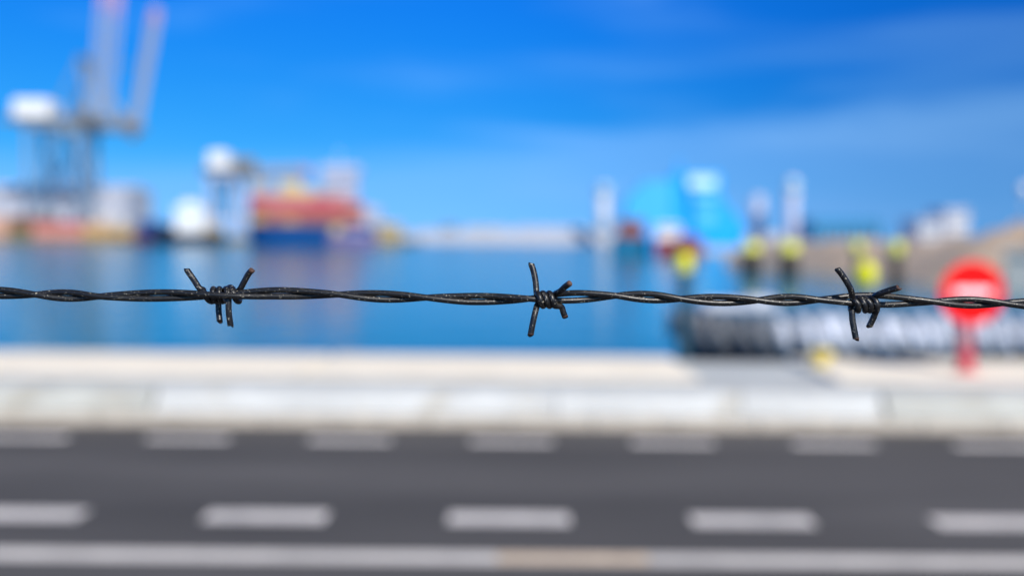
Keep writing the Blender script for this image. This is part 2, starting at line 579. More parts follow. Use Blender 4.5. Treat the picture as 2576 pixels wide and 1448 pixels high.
# ------------------------------------------------------------------ ship-to-shore cranes
def crane(label, d, px0, legs, y_girder, gird, house, apex, hinge, tip, depth=17.0, q=0.3, double=True, lm='cranegrey', tipf=0.88, spf=0.36):
    """Quay crane; px0 the photo column of its base, the other numbers photo columns and rows at distance d."""
    k = F / d
    base = at(px0, 600, d)
    t = empty('quay_crane', (base.x, d, q))
    X = lambda p: (p - px0) / k
    Z = lambda y: CAM_Z + (597 - y) / k - q
    D = depth
    zg = Z(y_girder)
    xl, xr = X(legs[0]), X(legs[1])
    for lx in (xl, xr):
        for ly in (0, D):
            mb = MB().box(lx - 0.9, lx + 0.9, ly - 0.8, ly + 0.8, 1.6, zg - 1.2)
            o = mb.build('leg', M[lm], t)
            MB().box(lx - 1.5, lx + 1.5, ly - 3.0, ly + 3.0, 0, 1.6, bev=0.2).build('bogie', M['cranedark'], o)
    for ly in (0, D):
        for zz, nm in ((zg * 0.28, 'portal_beam'), (zg * 0.98, 'top_beam')):
            MB().box(xl + 0.9, xr - 0.9, ly - 0.7, ly + 0.7, zz - 1.0, zz + 1.0).build(nm, M[lm], t)
        MB().bar((xl + 0.9, ly, zg * 0.30), ((xl + xr) / 2, ly, zg * 0.96), 0.9).build('bracing', M['craneblue'], t)
        MB().bar((xr - 0.9, ly, zg * 0.30), ((xl + xr) / 2, ly, zg * 0.96), 0.9).build('bracing', M['craneblue'], t)
    for lx in (xl, xr):
        MB().box(lx - 0.7, lx + 0.7, 0.8, D - 0.8, zg - 2.6, zg - 1.0).build('cross_beam', M[lm], t)
    sp = D * spf if double else 1.6
    ym = D / 2
    for sg in (-1, 1):
        MB().box(X(gird[0]), X(gird[1]), ym + sg * sp - 0.8, ym + sg * sp + 0.8, zg, zg + 3.0).build('girder', M['cranedark'] if sg < 0 else M['cranegrey'], t)
    h0, h1, hy0, hy1 = house
    o = MB().box(X(h0), X(h1), 1.0, D - 1.0, zg + 3.0, Z(hy0), bev=0.6).build('machinery_house', M['white'], t)
    MB().box(X(h0) + 0.8, X(h1) - 0.8, 2.0, D - 2.0, Z(hy0), Z(hy0) + 0.8).build('roof', M['offwhite'], o)
    if apex:
        ax, az = X(apex[0]), Z(apex[1])
        for sg in (-1, 1):
            yy = ym + sg * sp
            MB().bar((X(hinge[0]) - 1.5, yy, zg + 3), (ax, yy, az), 1.4).build('frame_post', M['cranegrey'], t)
            MB().bar((ax, yy, az), (xl + (xr - xl) * 0.45, yy, zg + 3), 0.9).build('frame_stay', M['cranegrey'], t)
        MB().box(ax - 1.4, ax + 1.4, ym - sp, ym + sp, az - 1.0, az + 1.6).build('apex_beam', M['cranedark'], t)
    hx, hz = X(hinge[0]), Z(hinge[1])
    tx, tz = X(tip[0]), Z(tip[1])
    for sg in (-1, 1):
        yy = ym + sg * sp
        A, B = Vector((hx, yy, hz)), Vector((tx, yy, tz))
        dv = (B - A).normalized()
        nv = Vector((dv.z, 0, -dv.x))
        mb = MB()
        wdt = 1.9
        E = A + (B - A) * tipf
        for s1 in (-1, 1):
            mb.bar(A + nv * s1 * wdt, E + nv * s1 * wdt, 1.2)
        n = 16
        for i in range(n):
            p0 = A + (E - A) * (i / n) + nv * (wdt if i % 2 else -wdt)
            p1 = A + (E - A) * ((i + 1) / n) + nv * (-wdt if i % 2 else wdt)
            mb.bar(p0, p1, 0.75)
        o = mb.build('boom', M['boom'], t)
        mb = MB()
        for s1 in (-1, 1):
            mb.bar(E + nv * s1 * wdt, B + nv * s1 * wdt * 0.8, 1.25)
        mb.bar(B - nv * wdt * 0.9, B + nv * wdt * 0.9, 1.25)
        mb.bar(E - nv * wdt * 0.9, B + nv * wdt * 0.7, 0.9)
        mb.bar(E + nv * wdt * 0.9, B - nv * wdt * 0.7, 0.9)
        mb.build('boom_tip', M['redtip'], o)
    MB().box(X(hinge[0]) - 11, X(hinge[0]) - 1.5, ym - 3, ym + 3, zg + 3.0, zg + 8.0, bev=0.4).build('winch_house', M['winch'], t)
    if apex:
        p = Vector((hx, ym, hz)) + (Vector((tx, ym, tz)) - Vector((hx, ym, hz))) * 0.55
        MB().bar((ax, ym, az + 1.6), p, 0.5).build('forestay', M['cranegrey'], t)
    cb = MB().box(hx - 3.2, hx + 1.2, ym - 1.6, ym + 1.6, zg - 4.2, zg - 0.4, bev=0.3).build('operator_cab', M['cranedark'], t)
    MB().box(hx + 1.2, hx + 1.26, ym - 1.3, ym + 1.3, zg - 3.6, zg - 1.4).build('window', M['window'], cb)
    tag(t, label, 'crane', 'quay cranes across the harbour')
    return t


crane('tall quay crane with big white machinery house and twin raised booms leaving the photo', 520, 140,
      (72, 205), 322, (12, 275), (32, 124, 266, 320), (205, 165), (236, 316), (272, -40), tipf=0.76, spf=0.52)
crane('quay crane behind the tallest one, its single raised boom ending in a pink tip', 565, 170,
      (128, 214), 338, (120, 352), (150, 180, 318, 334), (212, 190), (328, 330), (384, 32), double=False)
crane('smaller quay crane with a white machinery house beside the stacked container ship', 475, 560,
      (528, 592), 446, (500, 640), (520, 570, 392, 440), None, (640, 440), (770, 436), depth=12, lm='lilac', double=False)


# ------------------------------------------------------------------ buildings
def building(name, label, cat, d, px, ytop, ybot, depth, wall, roofm, nwin=(4, 2), group=None, z0=None, pitched=False):
    k = F / d
    xa, xb = at(px[0], 600, d).x, at(px[1], 600, d).x
    z1 = CAM_Z + (597 - ytop) / k
    zb = CAM_Z + (597 - ybot) / k if z0 is None else z0
    W, H = (xb - xa) / 2, z1 - zb
    t = empty(name, ((xa + xb) / 2, d, zb))
    MB().box(-W, W, 0, depth, 0, H).build('wall', wall, t)
    if pitched:
        mb = MB()
        r = min(3.0, depth * 0.2)
        vs = [(-W - .4, -.4, H), (W + .4, -.4, H), (W + .4, depth + .4, H), (-W - .4, depth + .4, H), (-W - .4, depth / 2, H + r), (W + .4, depth / 2, H + r)]
        mb.add(vs, [(3, 2, 1, 0), (0, 1, 5, 4), (2, 3, 4, 5), (1, 2, 5), (3, 0, 4)])
        mb.build('roof', roofm, t)
    else:
        MB().box(-W - .3, W + .3, -.3, depth + .3, H, H + 0.6).build('roof', roofm, t)
    nx, nz = nwin
    for j in range(nz):
        for i in range(nx):
            cx = -W + 2 * W * (i + 0.5) / nx
            cz = H * (j + 0.55) / nz
            ww, hh = W / nx * 0.5, H / nz * 0.2
            MB().box(cx - ww, cx + ww, -0.06, 0.0, cz - hh, cz + hh).build('window', M['window'], t)
    tag(t, label, cat, group)
    return t


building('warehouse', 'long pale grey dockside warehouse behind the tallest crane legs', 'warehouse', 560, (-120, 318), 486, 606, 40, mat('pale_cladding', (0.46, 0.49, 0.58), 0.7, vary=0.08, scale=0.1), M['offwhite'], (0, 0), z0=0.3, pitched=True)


def silo(label, d, px, ytop, rpx, m=None, z0=0.3):
    k = F / d
    p = at(px, 600, d)
    h = CAM_Z + (597 - ytop) / k - z0
    r = rpx / k
    t = empty('silo', (p.x, d, z0))
    MB().lathe([(r, 0), (r, h - r * 0.35)], 28).build('shell', m or M['silo'], t)
    MB().lathe([(r * 1.03, h - r * 0.35), (r * 0.75, h - r * 0.1), (r * 0.2, h), (0.1, h + 0.2)], 28).build('roof', M['offwhite'], t)
    tag(t, label, 'silo', 'pale silos across the harbour')
    return t


silo('pale round silo in front of the right end of the grey warehouse', 535, 262, 548, 16)
silo('shorter pale round silo at the right end of the crane quay', 530, 302, 556, 15)
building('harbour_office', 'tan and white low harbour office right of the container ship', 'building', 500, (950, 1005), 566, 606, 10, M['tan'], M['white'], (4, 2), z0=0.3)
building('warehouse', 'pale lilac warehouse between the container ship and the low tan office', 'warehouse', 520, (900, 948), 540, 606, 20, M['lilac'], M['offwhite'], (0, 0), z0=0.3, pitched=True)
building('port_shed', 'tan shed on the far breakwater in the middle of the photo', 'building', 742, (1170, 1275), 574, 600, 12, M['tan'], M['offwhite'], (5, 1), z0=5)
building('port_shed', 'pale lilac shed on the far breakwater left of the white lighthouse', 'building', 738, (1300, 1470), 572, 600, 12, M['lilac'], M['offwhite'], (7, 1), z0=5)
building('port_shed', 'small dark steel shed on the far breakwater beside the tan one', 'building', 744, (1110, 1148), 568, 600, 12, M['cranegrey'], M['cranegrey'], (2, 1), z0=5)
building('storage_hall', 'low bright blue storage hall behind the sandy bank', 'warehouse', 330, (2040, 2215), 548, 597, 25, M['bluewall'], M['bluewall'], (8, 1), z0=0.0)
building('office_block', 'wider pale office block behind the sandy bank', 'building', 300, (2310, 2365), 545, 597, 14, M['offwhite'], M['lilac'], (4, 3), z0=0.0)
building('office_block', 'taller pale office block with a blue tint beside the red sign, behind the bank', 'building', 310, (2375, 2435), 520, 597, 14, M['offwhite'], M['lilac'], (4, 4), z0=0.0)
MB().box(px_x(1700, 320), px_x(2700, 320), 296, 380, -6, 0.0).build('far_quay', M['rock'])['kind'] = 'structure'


def tower(name, label, d, px, ytop, rpx, head, m, z0, headpx):
    k = F / d
    p = at(px, 600, d)
    r, H, hr, hh = rpx / k, CAM_Z + (597 - ytop) / k - z0, headpx / k, head / k
    t = empty(name, (p.x, d, z0))
    MB().lathe([(r * 1.15, 0), (r, H * 0.3), (r * 0.9, H - hh)], 24).build('shaft', m, t)
    MB().lathe([(r * 0.9, H - hh), (hr, H - hh + 0.5), (hr, H - hh + 1.0)], 24).build('gallery', M['white'], t)
    o = MB().lathe([(hr * 0.8, H - hh + 1.0), (hr * 0.85, H - 1.2)], 24).build('cabin', M['offwhite'], t)
    MB().lathe([(hr * 0.86, H - hh * 0.6), (hr * 0.87, H - hh * 0.35)], 24).build('window', M['lightcyan'], o)
    MB().lathe([(hr * 0.95, H - 1.2), (hr * 0.6, H - 0.4), (0.2, H)], 24).build('roof', M['white'], t)
    tag(t, label, 'tower', 'white towers of the port')


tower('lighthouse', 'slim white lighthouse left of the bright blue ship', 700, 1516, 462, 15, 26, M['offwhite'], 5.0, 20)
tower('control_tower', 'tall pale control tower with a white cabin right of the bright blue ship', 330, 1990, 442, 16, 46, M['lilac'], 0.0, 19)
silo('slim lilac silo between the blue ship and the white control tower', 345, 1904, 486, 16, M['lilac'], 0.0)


# ------------------------------------------------------------------ containers and ships
def container_mesh(col, L):
    """Corrugated box with corner posts, door bars and castings, base at the origin."""
    mb = MB()
    Wd, H = 2.44, 2.59
    mb.box(-L / 2, L / 2, 0, Wd, 0, 0.16)
    mb.box(-L / 2, L / 2, 0, Wd, H - 0.12, H)
    for x in (-L / 2, L / 2 - 0.16):
        for y in (0, Wd - 0.16):
            mb.box(x, x + 0.16, y, y + 0.16, 0.16, H - 0.12)
    n = int(L / 0.5)
    for y, s in ((0.05, 1), (Wd - 0.05, -1)):
        vs, fs = [], []
        for i in range(n * 4 + 1):
            x = -L / 2 + 0.16 + (L - 0.32) * i / (n * 4)
            o = 0.04 * s if i % 4 in (1, 2) else 0.0
            vs += [(x, y + o, 0.16), (x, y + o, H - 0.12)]
        fs = [(2 * i, 2 * i + 2, 2 * i + 3, 2 * i + 1) if s > 0 else (2 * i, 2 * i + 1, 2 * i + 3, 2 * i + 2) for i in range(n * 4)]
        mb.add(vs, fs)
    for x in (-L / 2 + 0.05, L / 2 - 0.05):
        mb.box(x - 0.02, x + 0.02, 0.16, Wd - 0.16, 0.16, H - 0.12)
    o = mb.build('shipping_container', CONT[col])
    return o


PROTO = {}


def container(col, L, loc, label, group):
    if (col, L) not in PROTO:
        o = PROTO[(col, L)] = container_mesh(col, L)
    else:
        o = PROTO[(col, L)].copy()
        COL.objects.link(o)
    o.location = loc
    tag(o, label, 'container', group)


# piles on the crane quay, 40 ft boxes
k = F / 506.0
piles = [(-12, ['peach', 'pink', 'peach', 'peach']), (50, ['olive', 'olive', 'brown', 'brown']), (113, ['pink', 'pink', 'red', 'olive']),
         (176, ['pink', 'pink', 'red']), (239, ['ochre', 'ochre', 'peach']), (302, ['ochre', 'ochre', 'grey'])]
for px, cols in piles:
    p = at(px, 600, 506)
    for j, c in enumerate(cols):
        where = 'right of' if px > 200 else 'between' if px > 30 else 'left of'
        container(c, 12.19, (p.x, 506, 0.3 + j * 2.6),
                  f'{c} shipping container piled on the quay {where} the tallest crane\'s legs', 'containers piled on the crane quay')


def ship_outline(L, Bm, blunt=0.12, n=10, stern=0.12):
    """Plan of a hull, bow towards +X, centred."""
    up = []
    for i in range(n + 1):
        f = i / n
        x = L / 2 - L * 0.28 * (1 - f)
        y = Bm / 2 * math.cos(f * math.pi / 2) ** 0.6 if f < 1 else 0.02
        up.append((x, y))
    pts = [(-L / 2, Bm / 2 * (1 - stern)), (-L / 2 + L * 0.06, Bm / 2)]
    top = pts + up
    bot = [(x, -y) for x, y in reversed(top)]
    return list(reversed(top + bot[1:] if abs(top[-1][1]) < 1e-6 else top + bot))


def hull(parent, L, Bm, z0, z1, m, name='hull', flip=1, flare=0.92):
    o = [(x * flip, y) for x, y in ship_outline(L, Bm)]
    if flip < 0:
        o = o[::-1]
    f = [(x * flare, y * 0.8) for x, y in o]
    return MB().prism(o, z0, z1, flare=f).build(name, m, parent)


def px_ship(d, px):
    xa, xb = at(px[0], 600, d).x, at(px[1], 600, d).x
    return (xa + xb) / 2, xb - xa


# blue container ship
d = 362.0
k = F / d
cx, L = px_ship(d, (608, 935))
t = empty('container_ship', (cx, d + 7, WATER_Z))
h = hull(t, L, 14, -1.0, 8.0, M['navy'], flip=-1)
Xl = lambda p: at(p, 600, d).x - cx
MB().box(Xl(630), Xl(905), -6.4, 6.4, 8.0, 8.5).build('hatch_cover', M['cranedark'], t)
sh = MB().box(Xl(800), Xl(888), 1.0, 6.6, 8.5, 27.5, bev=0.4).build('superstructure', M['lilac'], t)
for j in range(5):
    MB().box(Xl(806), Xl(882), 0.92, 1.0, 12.7 + 3 * j, 13.3 + 3 * j).build('window', M['window'], sh)
MB().box(Xl(792), Xl(896), 0.6, 6.9, 27.5, 30.2, bev=0.3).build('bridge', M['lilac'], t)
MB().lathe([(0.25, 30.2), (0.15, 36)], 10, (Xl(840), 3.5, 0)).build('mast', M['white'], t)
MB().box(Xl(905), Xl(924), -2.0, 3.0, 8.0, 15.5, bev=0.5).build('funnel', M['lilac'], t)
for sgn in (-1, 1):
    MB().tube([(Xl(612), sgn * 1.2, 8.0), (Xl(612), sgn * 1.2, 9.2), (Xl(628), sgn * 4.6, 9.2), (Xl(628), sgn * 4.6, 8.0)], 0.07, 6).build('railing', M['white'], t)
tag(t, 'dark blue container ship loaded high with red boxes', 'ship')
grid = [['ochre', 'brown', 'red', 'red', 'grey', 'grey'], ['brown', 'red', 'pink', 'red', 'grey'], ['ochre', 'red', 'red', 'pink', 'yellow', 'yellow'],
        ['brown', 'red', 'red', 'pink', 'yellow'], ['brown', 'red', 'red', 'red', 'grey'], ['brown', 'red', 'red', 'pink'], ['pink', 'brown', 'red']]
bay0, bay1 = Xl(648), Xl(888)
for i, cols in enumerate(grid):
    xx = cx + bay0 + (bay1 - bay0) * i / (len(grid) - 1)
    for j, c in enumerate(cols):
        for r in ((0,) if j < len(cols) - 1 else (0, 1)):
            container(c, 6.06, (xx, d + 7 - 6.2 + r * 2.6, WATER_Z + 8.5 + j * 2.6),
                      f'{c} shipping container stacked on the dark blue container ship', 'containers on the container ship')

# violet barge alongside the stern
d = 350.0
cx, L = px_ship(d, (822, 948))
t = empty('cargo_barge', (cx, d + 2, WATER_Z))
hull(t, L, 6, -0.8, 4.6, mat('violet_hull', (0.17, 0.14, 0.30), 0.5, scale=0.4), flip=1)
MB().box(-L * 0.42, -L * 0.22, -1.6, 1.6, 4.6, 8.0, bev=0.2).build('wheelhouse', M['tan'], t)
MB().box(-L * 0.15, L * 0.30, -2.0, 2.0, 4.6, 5.4, bev=0.2).build('hatch_cover', M['lilac'], t)
tag(t, 'violet grey barge lying against the container ship', 'barge')

# dark coaster with the white wheelhouse
d = 432.0
cx, L = px_ship(d, (326, 556))
Xl = lambda p: at(p, 600, d).x - cx
t = empty('coaster', (cx, d + 5, WATER_Z))
hull(t, L, 10, -1.0, 5.0, M['darknavy'], flip=-1)
MB().box(Xl(336), Xl(378), -5.16, -3.0, 0.6, 3.0).build('bow_stripe', M['bootred'], t)
MB().box(Xl(345), Xl(388), -3.5, 3.5, 5.0, 10.2, bev=0.3).build('foredeck_house', M['navy'], t)
wh = MB().box(Xl(436), Xl(508), -4.2, 4.2, 5.0, 16.4, bev=0.5).build('wheelhouse', M['white'], t)
MB().box(Xl(444), Xl(500), -4.26, -4.2, 13.4, 14.6).build('window', M['lightcyan'], wh)
MB().box(Xl(452), Xl(492), -3.0, 3.0, 16.4, 18.6, bev=0.4).build('bridge', M['white'], t)
MB().lathe([(0.3, 18.6), (0.12, 25)], 10, (Xl(470), 0, 0)).build('mast', M['steel'], t)
MB().box(Xl(394), Xl(430), -4, 4, 5.0, 8.4, bev=0.2).build('hatch_cover', M['black'], t)
MB().box(Xl(515), Xl(548), -3.5, 3.5, 5.0, 8.0, bev=0.2).build('deck_cargo', M['tan'], t)
tag(t, 'dark navy coaster with a brilliant white wheelhouse left of the container ship', 'ship')

# bright blue ship with the tall superstructure
d = 300.0
cx, L = px_ship(d, (1560, 1885))
Xl = lambda p: at(p, 600, d).x - cx
Zl = lambda y: CAM_Z + (597 - y) / (F / d) - WATER_Z
t = empty('cargo_ship', (cx, d + 6, WATER_Z))
hull(t, L, 12, -1.0, Zl(590), M['cyan'], flip=1)


def wedge(prof, hw_):
    n = len(prof)
    vs = [(Xl(a), y, Zl(b)) for y in (-hw_, hw_) for a, b in prof]
    return MB().add(vs, [tuple(range(n)), tuple(range(2 * n - 1, n - 1, -1))] + [(i, n + i, n + (i + 1) % n, (i + 1) % n) for i in range(n)])


wedge([(1560, 590), (1690, 590), (1690, 448), (1618, 456), (1574, 500)], 4.5).build('cargo_hold_cover', mat('sky_cyan', (0.05, 0.46, 0.95), 0.5, vary=0.06, scale=0.2), t)
ss = MB().box(Xl(1738), Xl(1836), -5, 5, Zl(590), Zl(506), bev=0.5).build('superstructure', M['cyan'], t)
MB().box(Xl(1756), Xl(1800), -5.08, -5.0, Zl(556), Zl(526)).build('window', mat('pane_cyan', (0.12, 0.55, 0.95), 0.4), ss)
MB().box(Xl(1690), Xl(1738), -3.5, 3.5, Zl(590), Zl(432), bev=0.6).build('funnel', M['cyan'], t)
MB().lathe([(0.7, Zl(432)), (0.4, Zl(396))], 12, (Xl(1712), 0, 0)).build('mast', M['cyan'], t)
MB().box(Xl(1736), Xl(1816), -5.0, 4, Zl(506), Zl(476), bev=0.3).build('bridge_deck', M['cyan'], t)
MB().box(Xl(1744), Xl(1802), -5.3, -5.0, Zl(498), Zl(486)).build('bridge_wing', M['lightcyan'], t)
br = MB().box(Xl(1732), Xl(1812), -5.2, 3, Zl(476), Zl(432), bev=0.5).build('bridge', M['cyan'], t)
MB().box(Xl(1730), Xl(1800), -5.3, -5.2, Zl(468), Zl(440)).build('window', mat('bridge_white', (0.62, 0.86, 0.92), 0.5), br)
wedge([(1836, 590), (1884, 590), (1872, 556), (1836, 516)], 4.0).build('deck_crane_house', M['cyan'], t)
tag(t, 'bright azure ship with a tall blue superstructure and pale bridge', 'ship')


def workboat(label, d, px, ytop, hm, cab, cabm, flip=1, name='workboat'):
    cx, L = px_ship(d, px)
    Xl = lambda p: at(p, 600, d).x - cx
    Zl = lambda y: CAM_Z + (597 - y) / (F / d) - WATER_Z
    t = empty(name, (cx, d + 2, WATER_Z))
    h = hull(t, L, 4.2, -0.6, Zl(ytop), hm, flip=flip)
    MB().tube([(L * 0.28 * flip, -1.9, Zl(ytop) + 0.03), (-L * 0.44 * flip, -2.1, Zl(ytop) + 0.03)], 0.14, 8).build('rubbing_strake', M['black'], h)
    c = MB().box(Xl(cab[0]), Xl(cab[1]), -1.5, 1.5, Zl(ytop), Zl(cab[2]), bev=0.15).build('cabin', cabm, t)
    MB().box(Xl(cab[0]) + 0.4, Xl(cab[1]) - 0.4, -1.54, -1.5, Zl(cab[2]) - 1.3, Zl(cab[2]) - 0.6).build('window', M['window'], c)
    MB().lathe([(0.1, Zl(cab[2])), (0.05, Zl(cab[2]) + 2)], 8, ((Xl(cab[0]) + Xl(cab[1])) / 2, 0, 0)).build('mast', M['steel'], t)
    tag(t, label, 'boat', 'workboats moored before the bright blue ship')
    return t


workboat('teal hulled workboat with a rust brown cabin', 250, (1540, 1640), 596, M['teal'], (1556, 1622, 550), M['rust'])
workboat('red hulled workboat with a white cabin behind the yellow-topped post', 245, (1650, 1775), 600, M['hullred'], (1652, 1712, 562), M['white'])
t = workboat('squat dark red launch right behind the yellow-topped post', 238, (1700, 1768), 606, M['rust'], (1708, 1752, 588), M['hullred'], -1)


# ------------------------------------------------------------------ mooring dolphins, post, mast
def dolphin(label, d, px, yc, cap_w, cap_h, pile_w, capm, pilem, name='mooring_dolphin', group='yellow-topped mooring dolphins', cat='mooring dolphin'):
    k = F / d
    p = at(px, 600, d)
    zc = CAM_Z + (597 - yc) / k - WATER_Z
    ch, r, pr = cap_h / k, cap_w / k / 2, pile_w / k / 2
    t = empty(name, (p.x, d, WATER_Z))
    MB().lathe([(pr, -1.5), (pr, zc - ch / 2)], 20).build('pile', pilem, t)
    MB().lathe([(pr, zc - ch / 2), (r, zc - ch / 2 + 0.05), (r, zc + ch * 0.25), (r * 0.6, zc + ch * 0.45), (0.04, zc + ch / 2)], 20).build('cap', capm, t)
    MB().lathe([(pr * 1.06, zc * 0.3), (pr * 1.06, zc * 0.3 + 0.25)], 20).build('collar', M['black'], t)
    tag(t, label, cat, group)


dolphin('broad dark mooring dolphin with faded yellow cap, farthest left beside the bank tip', 122, 1890, 614, 42, 26, 46, M['dullyellow'], M['pile'])
dolphin('broad dark mooring dolphin with faded yellow cap, right before the white control tower', 116, 1986, 614, 44, 28, 46, M['dullyellow'], M['pile'])
dolphin('dark mooring dolphin with yellow cap standing above the bright yellow lantern', 96, 2156, 613, 30, 32, 14, M['dullyellow'], M['pile'])
dolphin('dark mooring dolphin with yellow cap between the yellow lantern and the red sign', 90, 2255, 613, 32, 34, 30, M['dullyellow'], M['pile'])
dolphin('dark teal post with bright yellow top at the bow of the fendered barge', 22.5, 1722, 656, 40, 50, 32, M['yellow'], M['tealpile'],
        'mooring_post', None, 'mooring post')

# floodlight mast on the bank, only its white head shows at the right edge
d = 101.0
p = at(2572, 600, d)
t = empty('floodlight_mast', (p.x, d, 3.6))
zh = CAM_Z + (597 - 476) / (F / d) - 3.6
MB().lathe([(0.09, 0), (0.05, zh)], 12).build('pole', M['steel'], t)
MB().lathe([(0.1, zh), (0.5, zh + 0.15), (0.62, zh + 0.5), (0.45, zh + 0.85), (0.05, zh + 1.0)], 20).build('lamp_head', M['white'], t)
tag(t, 'slim mast with a round white lamp head at the right edge of the photo', 'lamp mast')
hut = building('pump_house', 'small grey concrete hut on the bank right of the red sign', 'building', 88, (2536, 2680), 632, 760, 5, M['grey_barrier'], M['grey_barrier'], (0, 0), z0=-2.2)
hut.rotation_euler.z = R(-28)

# ------------------------------------------------------------------ fendered barge behind the quay
t = empty('fendered_barge', (0, 0, WATER_Z))
ex, ey, eb = at(1965, 760, 25.5).x, 25.8, 2.2
ea = ex - at(1716, 760, 25.8).x


def bow(u):
    """Near side of the deck plan: u from -1 (bow tip, left) along the curve, beyond 0 straight on to the right."""
    if u < 0:
        a = -u * math.pi / 2
        return Vector((ex - ea * math.sin(a) ** 1.0, ey - eb * math.cos(a) ** 0.75, 0))
    return Vector((ex + u * 9.0, ey - eb, 0))


near = [bow(-1 + i / 24) for i in range(24)] + [bow(0), bow(1.4)]
far = [Vector((ex + 1.4 * 9.0, ey + eb, 0))] + [Vector((p.x, 2 * ey - p.y, 0)) for p in reversed(near[1:25])]
plan = [(p.x, p.y) for p in near + far]
ZD = 2.52
MB().prism(plan, -1.0, ZD).build('hull', mat('pontoon_hull', (0.006, 0.05, 0.10), 0.5, vary=0.15, scale=1.0), t)
inner = [(ex + (x - ex) * 0.965, ey + (y - ey) * 0.93) for x, y in plan]
MB().prism(inner, ZD, ZD + 0.03).build('deck', M['deckblue'], t)
out_ = MB()
out_.tube([Vector((p.x, p.y - 0.05, 1.35)) for p in near], 0.18, 8)
out_.build('rubbing_strake', M['black'], t)
# leaning white fenders hung side by side, evenly along the curve
fd = mat('fender_shaded', (0.20, 0.21, 0.23), 0.7, vary=0.5, scale=6)  # bow fenders: shade of the side turned from the sun put into the colour
fr = random.Random(21)
cur = [bow(-1 + i / 100) for i in range(100)] + [bow(i / 100 * 1.4) for i in range(101)]
acc, nxt = 0.0, 0.15
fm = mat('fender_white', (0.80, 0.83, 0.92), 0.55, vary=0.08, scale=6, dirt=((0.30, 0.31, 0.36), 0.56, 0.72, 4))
for i in range(200):
    a, b = cur[i], cur[i + 1]
    sl_ = (b - a).length
    while nxt <= acc + sl_:
        q = a + (b - a) * ((nxt - acc) / sl_)
        dv = (b - a).normalized()
        nv = Vector((dv.y, -dv.x, 0))
        lean = dv * (0.13 + fr.uniform(-0.06, 0.05)) + Vector((0, 0, fr.uniform(-0.05, 0.04)))
        base = q + nv * 0.24
        P = [base + lean * 1.0 + Vector((0, 0, 1.72)), base + lean * 0.9 + Vector((0, 0, 1.81)), base + Vector((0, 0, 2.05)),
             base - lean * 0.9 + Vector((0, 0, 2.40)), base - lean + Vector((0, 0, 2.50))]
        rs = fr.uniform(0.86, 1.08)
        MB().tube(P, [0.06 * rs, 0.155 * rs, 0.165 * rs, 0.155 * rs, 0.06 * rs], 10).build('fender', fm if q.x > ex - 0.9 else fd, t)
        nxt += 0.46 + fr.uniform(-0.06, 0.06)
    acc += sl_
for px, yy, w_, hh in ((1815, 768, 0.55, 0.16), (1905, 745, 0.4, 0.25)):
    p = at(px, yy, 25.8)
    MB().box(p.x - w_, p.x + w_, 25.3, 26.3, ZD + 0.03, ZD + 0.03 + hh, bev=0.05).build('deck_hatch', M['offwhite'], t)
tag(t, 'blue decked barge with a rounded bow hung with a row of white fenders', 'barge')

# bright yellow lantern standing on the barge deck
d = 26.2
p = at(2177, 688, d)
zz = WATER_Z + ZD + 0.03
t = empty('deck_lantern', (p.x, d, zz))
hz = p.z - zz
MB().lathe([(0.10, 0), (0.10, 0.04), (0.03, 0.07), (0.03, hz - 0.34)], 16).build('post', M['steel'], t)
MB().lathe([(0.10, hz - 0.34), (0.22, hz - 0.27), (0.26, hz), (0.22, hz + 0.18), (0.10, hz + 0.30), (0.01, hz + 0.33)], 24).build('lantern_body', M['yellow'], t)
MB().lathe([(0.04, hz + 0.32), (0.04, hz + 0.37)], 12).build('top_knob', M['yellow'], t)
tag(t, 'bright yellow round lantern on a short post on the barge deck', 'lantern')

# ------------------------------------------------------------------ red no-entry sign and yellow bollard on the quay edge
d = 16.5
p = at(2434, 735, d)
k = F / d
zq = KH + 0.012
t = empty('no_entry_sign', (p.x, d, zq))
zc = p.z - zq
rd = 0.52
n = 48


def disc(r, y0, y1):
    mb = MB()
    vs = [(r * math.cos(2 * math.pi * i / n), y, zc + r * math.sin(2 * math.pi * i / n)) for y in (y0, y1) for i in range(n)]
    return mb.add(vs, [tuple(range(n)), tuple(range(2 * n - 1, n - 1, -1))] + [(i, n + i, n + (i + 1) % n, (i + 1) % n) for i in range(n)])


pl = disc(rd, -0.17, -0.14).build('sign_plate', M['red'], t)
MB().box(-0.31, 0.31, -0.176, -0.17, zc - 0.068, zc + 0.068).build('white_bar', M['signwhite'], pl)
MB().box(-0.06, 0.06, -0.14, -0.11, zc - 0.06, zc + 0.06).build('bracket', M['steel'], t)
z1 = 0.36
MB().lathe([(0.12, 0.0), (0.12, z1)], 24).build('post_foot', M['polered'], t)
MB().lathe([(0.12, z1), (0.12, zc + 0.2), (0.07, zc + 0.24)], 24).build('post', mat('post_pink', (0.80, 0.42, 0.48), 0.5, vary=0.05), t)
MB().box(-0.18, 0.18, -0.18, 0.18, -0.012, 0.03, bev=0.01).build('base_plate', M['polered'], t)
tag(t, 'round red no-entry sign with white bar on a red and white post', 'road sign')

p = gx(2082, 924, zq)
t = empty('mooring_bollard', (p.x, 17.3, KH - 0.088))
mm = mat('bollard_yellow', (0.70, 0.55, 0.04), 0.55, vary=0.15, scale=10, dirt=((0.35, 0.08, 0.05), 0.58, 0.68, 6))
MB().lathe([(0.24, 0), (0.24, 0.03), (0.13, 0.06), (0.11, 0.20), (0.13, 0.24)], 24).build('bollard_base', mm, t)
MB().lathe([(0.13, 0.24), (0.20, 0.26), (0.21, 0.31), (0.15, 0.36), (0.02, 0.37)], 24).build('bollard_head', mm, t)
tag(t, 'small yellow mooring bollard on the bare grey quay bay', 'bollard')


